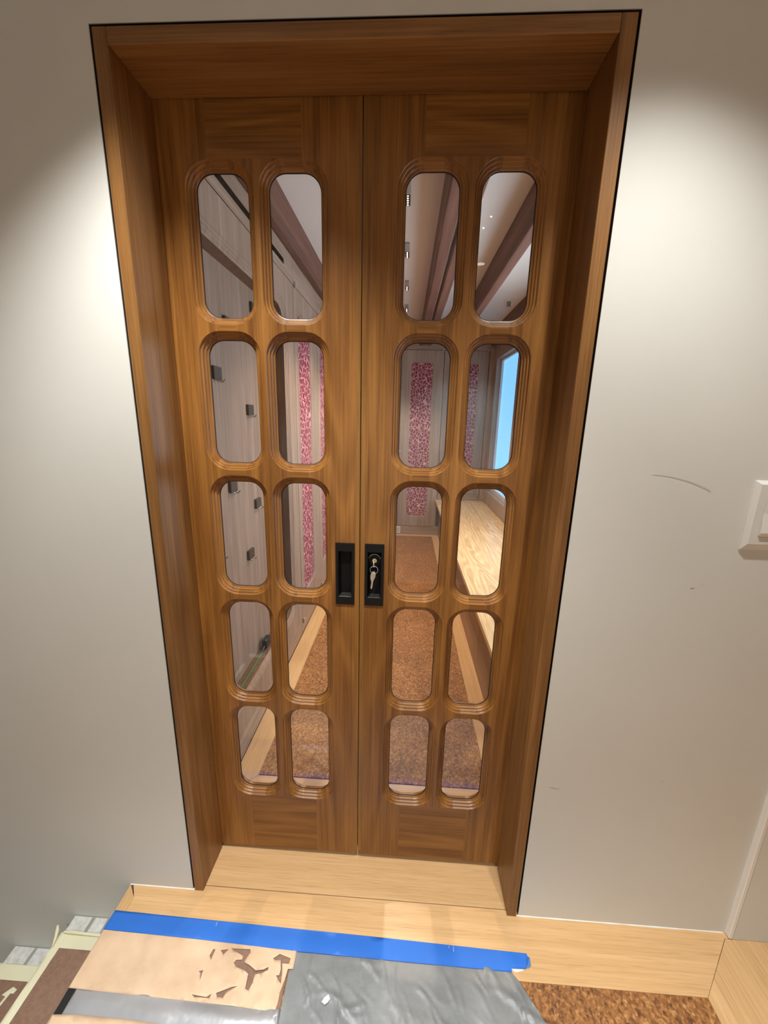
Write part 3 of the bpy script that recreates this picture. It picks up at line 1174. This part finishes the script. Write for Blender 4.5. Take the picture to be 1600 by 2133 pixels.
# ---- end wall with two cabinets
wf = empty('wall_far', (0, RY1, 0), 'end wall of the inner room behind the cabinets', 'wall', kind='structure')
box('backing', GAP(), (RX0, RX1 + 0.1), (0.035, 0.06), (0, RZ), wf)
tag(box('trim_2', room_oak(0), (RX0, RX1), (RY1, RY1 + 0.03), (2.409, RZ)), 'oak frieze board above the end cabinets', 'frieze', kind='structure')
tag(box('trim_3', room_oak(2), (RX0, 0.046), (RY1, RY1 + 0.03), (0.0, 2.405)), 'plain oak panel beside the floor-standing end cabinet', 'panel', kind='structure')
tag(box('trim_4', room_oak(2), (1.143, RX1), (RY1 - 0.03, RY1 + 0.03), (0.51, 2.405), None, 0.001), 'oak corner post between end cabinet and blue window', 'post', kind='structure')
o = empty('end_cabinet', (0.05, RY1, 0), 'tall oak cabinet with an animal print door standing on the floor beside the bench', 'cabinet', 'cabinets in the end wall')
print_door(o, 0.530, 0.126, 2.403, 0.125, 0.392, 0.272, 2.258, 'y')
box('plinth', room_oak(0), (0.0, 0.57), (0.004, 0.03), (0.0, 0.123), o)
pivot(o, 'y', 0.515, 0.112)
pivot(o, 'y', 0.515, 2.410)
lathe('knob', BRASS(), [(0.006, 0.0), (0.006, -0.012), (0.010, -0.016), (0.010, -0.022), (0.0001, -0.024)], (0, 1, 0), (0.006, 0, 1.145), o, 14)
o = empty('end_cabinet', (0.585, RY1, 0), 'oak cabinet with an animal print door above the end of the bench', 'cabinet', 'cabinets in the end wall')
print_door(o, 0.553, 0.590, 2.403, 0.140, 0.432, 0.74, 2.252, 'y')
box('base_rail', room_oak(0), (0.0, 0.557), (0.003, 0.03), (0.508, 0.586), o)
pivot(o, 'y', 0.540, 0.580)
pivot(o, 'y', 0.540, 2.410)
o = empty('socket_outlet', (0.064, RY1, 0.010), 'small white socket plate on the cabinet plinth', 'socket')
box('plate', WHITE_PLASTIC(), (-0.034, 0.034), (-0.010, 0.004), (0.0, 0.098), o, 0.003, 2)
box('insert', plain('socket_grey', (0.5, 0.49, 0.48), 0.5), (-0.016, 0.016), (-0.0115, -0.009), (0.018, 0.080), o, 0.001)

# ---- bench
be = empty('window_bench', (0.0, 0, 0), 'long pale oak bench under the window of the inner room', 'bench')
box('bench_top', bench_oak(1), (0.556, RX1 - 0.002), (RY0 + 0.01, RY1 - 0.001), (0.476, 0.506), be, 0.002)
for k in range(4):
    y0 = RY0 + 0.01 + k * 1.01
    box('fascia_panel', wood('fascia', 1, (0.20, 0.105, 0.058), (0.38, 0.23, 0.145), 0.45, ring=9, streak=0.3), (0.618, 0.640), (y0, y0 + 1.007), (0.004, 0.4755), be, 0.001)

# ---- window wall
ww = empty('wall_bench_side', (RX1, 0, 0), 'oak lined window wall above the bench', 'wall', kind='structure')
WINS = [(0.75, 2.55), (3.17, 4.12)]  # first opening is an unseen window, added to light the room
WZ0, WZ1 = 0.668, 2.288
p, t = fill([(RY0, 0.0), (RY1, 0.0), (RY1, RZ), (RY0, RZ)], [[(a, WZ0), (b, WZ0), (b, WZ1), (a, WZ1)] for a, b in WINS])
mb = MB()
mb.add([(0, y, z) for y, z in p], t)
for a, b in WINS:
    q = [(a, WZ0), (b, WZ0), (b, WZ1), (a, WZ1)]
    mb.strip([(0, y, z) for y, z in q], [(0.085, y, z) for y, z in q], True)
link('wall_panel', mb.mesh('wall_panel'), room_oak(2), ww)
FILM = emitter('blue_filmed_daylight', (0.22, 0.60, 1.0), WIN_STRENGTH)
for i, (a, b) in enumerate(WINS):
    w = empty('window_%d' % (i + 1), (RX1 + 0.085, a, WZ0), ['wide bright window over the near part of the bench', 'tall window glowing blue behind protective film at the end of the bench'][i], 'window', kind='structure')
    L, Hh = b - a, WZ1 - WZ0
    fw = 0.05
    wm = plain('window_frame_white', (0.62, 0.60, 0.60), 0.5)
    box('frame_stile', wm, (-0.03, 0.02), (0, fw * 0.35), (0, Hh), w, 0.001)
    box('frame_stile', wm, (-0.03, 0.02), (L - fw * 0.5, L), (0, Hh), w, 0.001)
    box('frame_rail', wm, (-0.03, 0.02), (fw * .35, L - fw * 0.5), (0, fw), w, 0.001)
    box('frame_rail', wm, (-0.03, 0.02), (fw * .35, L - fw * 0.5), (Hh - fw * 0.5, Hh), w, 0.001)
    box('pane', FILM if i else emitter('daylight_pane', (0.76, 0.88, 1.0), NEAR_WIN_FILL), (-0.004, 0.004), (fw * .35, L - fw * 0.5), (fw, Hh - fw * 0.5), w)

# wall behind the door leaves on the room side
wr = empty('wall_room_front', (0, RY0, 0), 'inner face of the doorway wall', 'wall', kind='structure')
box('wall_panel', room_oak(2), (RX0, -hx - 0.0005), (-0.008, 0.006), (0, RZ), wr)
box('wall_panel', room_oak(2), (hx + 0.0005, RX1), (-0.008, 0.006), (0, RZ), wr)
box('wall_panel', room_oak(0), (-hx, hx), (-0.008, 0.006), (hz + 0.0005, RZ), wr)

# ------------------------------------------------------------------ floor protection on the landing


def sheet(name, mat, outline, holes, zf, step, parent=None, thick=0.0006):
    """thin lying sheet: outline in xy, height function zf(x, y)"""
    x0 = min(p[0] for p in outline)
    x1 = max(p[0] for p in outline)
    y0 = min(p[1] for p in outline)
    y1 = max(p[1] for p in outline)
    ext = []
    x = x0 + step / 2
    while x < x1:
        y = y0 + step / 2
        while y < y1:
            q = (x + random.uniform(-.3, .3) * step, y + random.uniform(-.3, .3) * step)
            if inside(q, outline) and not any(inside(q, h) for h in holes):
                ext.append(q)
            y += step
        x += step
    p, t = fill(outline, holes, ext)
    mb = MB()
    mb.add([(x, y, zf(x, y)) for x, y in p], t)
    me = mb.mesh(name, fix=False)
    # up-facing
    if me.polygons[0].normal.z < 0:
        me.flip_normals()
    o = link(name, me, mat, parent, 60)
    s = o.modifiers.new('thickness', 'SOLIDIFY')
    s.thickness = thick
    s.offset = -1
    return o


def N(x, y, f, seed=0.0):
    return noise.noise(Vector((x * f, y * f, seed)))


# brown board under the paper
tag(box('protection_board', board_mat(), (S0 + 0.001, -0.163), (-0.60, -0.112), (0.0002, 0.0030)), 'brown hardboard under the torn paper on the landing', 'hardboard')

TEARS = [
    [(-0.399, -0.159), (-0.396, -0.147), (-0.390, -0.148), (-0.392, -0.167)],
    [(-0.371, -0.147), (-0.352, -0.144), (-0.361, -0.155)],
    [(-0.338, -0.144), (-0.285, -0.143), (-0.283, -0.150), (-0.290, -0.162), (-0.291, -0.170), (-0.275, -0.175), (-0.255, -0.184), (-0.235, -0.180), (-0.225, -0.174), (-0.224, -0.180),
     (-0.240, -0.188), (-0.254, -0.191), (-0.255, -0.206), (-0.260, -0.220), (-0.269, -0.218), (-0.271, -0.192), (-0.285, -0.185), (-0.309, -0.179), (-0.318, -0.172), (-0.315, -0.166),
     (-0.299, -0.165), (-0.299, -0.157), (-0.328, -0.148)],
    [(-0.340, -0.234), (-0.311, -0.223), (-0.296, -0.220), (-0.318, -0.232), (-0.322, -0.240), (-0.335, -0.240)],
    [(-0.208, -0.157), (-0.194, -0.148), (-0.166, -0.154), (-0.167, -0.164), (-0.183, -0.165), (-0.177, -0.186), (-0.184, -0.189), (-0.183, -0.175), (-0.188, -0.159), (-0.201, -0.160)],
    [(-0.190, -0.191), (-0.178, -0.190), (-0.175, -0.203), (-0.183, -0.198)],
    [(-0.413, -0.196), (-0.403, -0.193), (-0.402, -0.212), (-0.406, -0.199)],
    [(-0.404, -0.241), (-0.370, -0.243), (-0.360, -0.237), (-0.362, -0.244), (-0.396, -0.245)],
]


def grow(poly, k):
    cx_ = sum(p[0] for p in poly) / len(poly)
    cy_ = sum(p[1] for p in poly) / len(poly)
    return [(cx_ + (x - cx_) * k, cy_ + (y - cy_) * k) for x, y in poly]


TEARS = [grow(p, 1.22 if i != 2 else 1.10) for i, p in enumerate(TEARS)]


def paper_z(x, y):
    z = 0.0042
    # lifts around the tears
    for (cx_, cy_, r, h) in ((-0.27, -0.185, 0.05, 0.0045), (-0.185, -0.17, 0.03, 0.003), (-0.31, -0.235, 0.04, 0.0035), (-0.40, -0.215, 0.03, 0.003), (-0.22, -0.235, 0.04, 0.003)):
        d = math.hypot(x - cx_, (y - cy_) * 1.3)
        z += h * math.exp(-(d / r) ** 2) * (0.7 + 0.6 * N(x, y, 60, 2))
    z += 0.0012 * (N(x, y, 16, 5) + 0.6)
    z += 0.0022 * max(0, 0.25 - abs(N(x, y, 26, 9)))
    edge = min(1, max(0, (-0.124 - y) / 0.015))
    return 0.0036 + (z - 0.0036) * edge


pap = [(S0 + 0.001, -0.112), (-0.148, -0.112), (-0.148, -0.173), (-0.163, -0.174), (-0.166, -0.200), (-0.171, -0.222), (-0.170, -0.243), (-0.174, -0.258), (-0.292, -0.2555), (-0.473, -0.253), (S0 + 0.001, -0.2505)]
tag(sheet('kraft_paper', paper_mat(), pap, TEARS, paper_z, 0.008), 'torn tan kraft paper taped to the landing beside the plastic sheet', 'paper')

# grey plastic sheet


CREASES = []
rc = random.Random(11)
for _ in range(150):
    a = math.radians(rc.gauss(-38, 30))
    CREASES.append((rc.uniform(-0.15, 0.58), rc.uniform(-0.5, -0.13), math.cos(a), math.sin(a), rc.uniform(0.02, 0.10), rc.uniform(0.0009, 0.0034), rc.uniform(0.005, 0.012)))


def plastic_z(x, y):
    k = min(1, max(0, (x + 0.15) / 0.05)) * min(1, max(0, (-0.122 - y) / 0.02))
    z = 0.0016 + 0.0010 * (N(x, y, 9, 3) + 0.5)
    for cx_, cy_, ca, sa, ln, h, w in CREASES:
        dx, dy = x - cx_, y - cy_
        u = dx * ca + dy * sa
        if abs(u) > ln:
            continue
        v = abs(-dx * sa + dy * ca + 0.012 * math.sin(u * 40))
        if v < w:
            z += h * (1 - v / w) * (1 - (u / ln) ** 2)
    return 0.0012 + k * (z - 0.0012)


pl = [(-0.160, -0.118), (0.479, -0.118), (0.482, -0.139), (0.498, -0.156), (0.517, -0.187), (0.545, -0.231), (0.575, -0.300), (0.60, -0.60), (-0.160, -0.60)]
tag(sheet('plastic_sheet', plastic_mat(), pl, [], plastic_z, 0.0048), 'crinkled grey plastic sheet covering the cork on the landing', 'plastic sheet')


def band_z(x, y):
    t = (y + 0.30) / 0.055
    b_ = 0.5 + 0.3 * N(x, 0, 5, 3)
    return 0.0038 + 0.0055 * math.exp(-((t - b_) / 0.28) ** 2) + 0.0012 * max(0, 0.3 - abs(N(x * 0.5, y * 2, 22, 4)))


tag(sheet('plastic_strip', plain('silver_strip', (0.50, 0.50, 0.53), 0.28, 0.55, bump=0.25, bscale=60, vary=0.15), [(-0.730, -0.248), (-0.160, -0.252), (-0.155, -0.32), (-0.730, -0.32)], [], band_z, 0.010),
    'shiny silver strip of plastic showing below the torn paper', 'plastic strip')
tag(box('black_tape', plain('black_tape', (0.006, 0.006, 0.007), 0.6), (S0 + 0.001, -0.7305), (-0.32, -0.248), (0.0031, 0.0036)), 'short black tape at the stair edge below the torn paper', 'tape')
tag(sheet('kraft_paper', paper_mat(), [(S0 + 0.001, -0.301), (-0.693, -0.2975), (-0.541, -0.2975), (-0.49, -0.299), (-0.20, -0.306), (-0.20, -0.60), (S0 + 0.001, -0.60)], [], lambda x, y: 0.0085 + 0.001 * N(x, y, 20, 6), 0.02),
    'second tan paper sheet below the silver strip', 'paper')
# lower layer for it to lie on
tag(box('protection_board', board_mat(), (S0 + 0.002, -0.20), (-0.60, -0.321), (0.0031, 0.0076)), 'thin hardboard beneath the second paper sheet', 'hardboard')

# blue tape with a folded tip


def tape_z(x, y):
    t = min(1, max(0, (-0.085 - y) / 0.03))
    under = 0.0046 if x < -0.14 else 0.0028
    return 0.0008 + (under - 0.0004) * t + 0.0002 * N(x, y, 30, 2)


tp = [(S0 + 0.0005, -0.0728), (0.10, -0.0840), (0.535, -0.0925), (0.539, -0.103), (0.524, -0.128), (0.482, -0.1295), (0.480, -0.1375), (-0.146, -0.1345), (-0.45, -0.1270), (S0 + 0.0005, -0.1235)]
bt = empty('blue_tape', (0, 0, 0), 'long strip of blue painter tape across the landing before the doors', 'tape')
sheet('strip', BLUE_TAPE(), tp, [], tape_z, 0.012, bt, 0.0004)
sheet('folded_tip', plain('blue_tape_back', (0.045, 0.19, 0.58), 0.5), [(0.5335, -0.1075), (0.5400, -0.1015), (0.5395, -0.1205), (0.527, -0.1275)], [], lambda x, y: 0.0046 + 0.002 * (x - 0.53) / 0.01, 0.006, bt, 0.0004)
sheet('paper_edge', plain('tape_paper_edge', (0.80, 0.77, 0.72), 0.6), [(0.478, -0.1290), (0.522, -0.1280), (0.512, -0.1320), (0.492, -0.1365)], [], lambda x, y: 0.0012, 0.01, bt, 0.0003)
for x, s in ((-0.415, 1), (0.318, 1.1), (0.305, 0.5)):
    yy = -0.0728 - (x - S0) * 0.0155
    sheet('scratch', plain('tape_scratch', (0.55, 0.56, 0.62), 0.7), [(x, yy - 0.001), (x + 0.0014, yy - 0.001), (x + 0.0006, yy - 0.013 * s), (x - 0.0004, yy - 0.013 * s)], [], lambda x_, y_: tape_z(x_, y_) + 0.0006, 0.01, bt, 0.0002)

# paint chip
mb = MB()
out = [(-0.053, -0.233), (-0.046, -0.224), (-0.037, -0.218), (-0.031, -0.226), (-0.036, -0.233), (-0.044, -0.238)]
pc = plank('paint_chip', plain('paint_chip', (0.85, 0.83, 0.76), 0.5), out, 0.0075, 0.0085, None, 0)
tag(pc, 'small white paint flake lying on the grey plastic sheet', 'paint chip')

# ------------------------------------------------------------------ stairs going down
st = empty('staircase', (0, 0, 0), 'white stairs stepping down from the landing along the wall', 'stairs')
STEPS = [(-0.765, -0.975, -0.166), (-0.985, -1.231, -0.345), (-1.240, -1.487, -0.520), (-1.495, -1.745, -0.695)]
RISER = plain('riser_white', (0.52, 0.51, 0.49), 0.6, vary=0.1)
for i, (xa, xb, z) in enumerate(STEPS):
    box('tread', sheet_white(), (xb, xa + 0.03), (-1.25, -0.0015), (z - 0.03, z), st, 0.002)
    zt = 0.0 if i == 0 else STEPS[i - 1][2]
    box('riser', RISER, (xa + 0.012, xa + 0.028), (-1.25, -0.0015), (z + 0.0005, zt - 0.031), st)
    for k, dx in enumerate((0.055, 0.125, 0.150) if i % 2 else (0.045, 0.100)):
        xs = xb + dx + 0.02
        box('groove_strip', plain('groove_grey', (0.33, 0.32, 0.30), 0.7, vary=0.25), (xs, xs + 0.012), (-0.052, -0.004), (z + 0.0002, z + 0.0010), st, 0.0003)

for i, (xa, xb, z) in enumerate(STEPS[:3]):
    nm = ['first', 'second', 'third'][i]
    tag(box('protection_board', board_mat(), (xb + 0.002, xa + 0.005), (-1.2, -0.086), (z + 0.0003, z + 0.0045)), 'brown hardboard sheet covering the %s stair below the landing' % nm, 'hardboard')

    def tz(x, y, z=z):
        return z + 0.0052 + 0.0006 * (N(x, y, 30, 1) + 1)
    t1 = sheet('masking_tape', CREAM_TAPE(), [(xb - 0.002, -0.052), (xa + 0.006, -0.050), (xa + 0.006, -0.089), (xb + 0.006, -0.091)], [], tz, 0.008, None, 0.0005)
    tag(t1, 'cream masking tape along the wall edge of the hardboard on the %s stair' % nm, 'tape')
    # nosing tape folded over the front edge
    o = empty('masking_tape', (xb, 0, z), 'cream masking tape folded over the nosing of the %s stair' % nm, 'tape')
    mb = MB()
    prev = None
    for k in range(60):
        y = -0.052 - k * 0.018
        w = 0.0012 * N(k * 0.37, 0, 3, i)
        ring = [(0.022 + w, y, 0.0058), (0.006, y, 0.0066 + w), (-0.004, y, 0.0060), (-0.0065 + w, y, 0.001), (-0.006, y, -0.010), (-0.0075 + w, y, -0.030)]
        if prev:
            mb.strip(prev, ring)
        prev = ring
    link('strip', mb.mesh('strip'), CREAM_TAPE(), o, 60)
    if i == 0:
        # curled tip and rolled ridge
        tube('curled_tip', CREAM_TAPE(), [(0.0, -0.090, 0.010), (-0.006, -0.072, 0.013), (-0.014, -0.055, 0.018), (-0.020, -0.045, 0.024)], [0.002, 0.0045, 0.006, 0.003], o, 8)
        tube('rolled_ridge', CREAM_TAPE(), [(0.006, -0.053, 0.010), (0.03, -0.052, 0.011), (0.08, -0.053, 0.010), (0.14, -0.053, 0.009), (0.20, -0.052, 0.008)], [0.003, 0.005, 0.004, 0.0045, 0.004], o, 8)

# torn arrow of tape on the second stair board
z = STEPS[1][2] + 0.006
ar = [(-1.118, -0.190), (-1.112, -0.148), (-1.128, -0.146), (-1.108, -0.124), (-1.088, -0.130), (-1.092, -0.140), (-1.102, -0.140), (-1.110, -0.190)]
tag(sheet('tape_arrow', CREAM_TAPE(), [(x - 0.025, y + 0.02) for x, y in ar], [], lambda x, y: z + 0.0006, 0.01, None, 0.0004), 'torn bit of cream tape shaped like an arrow on the second stair board', 'tape')
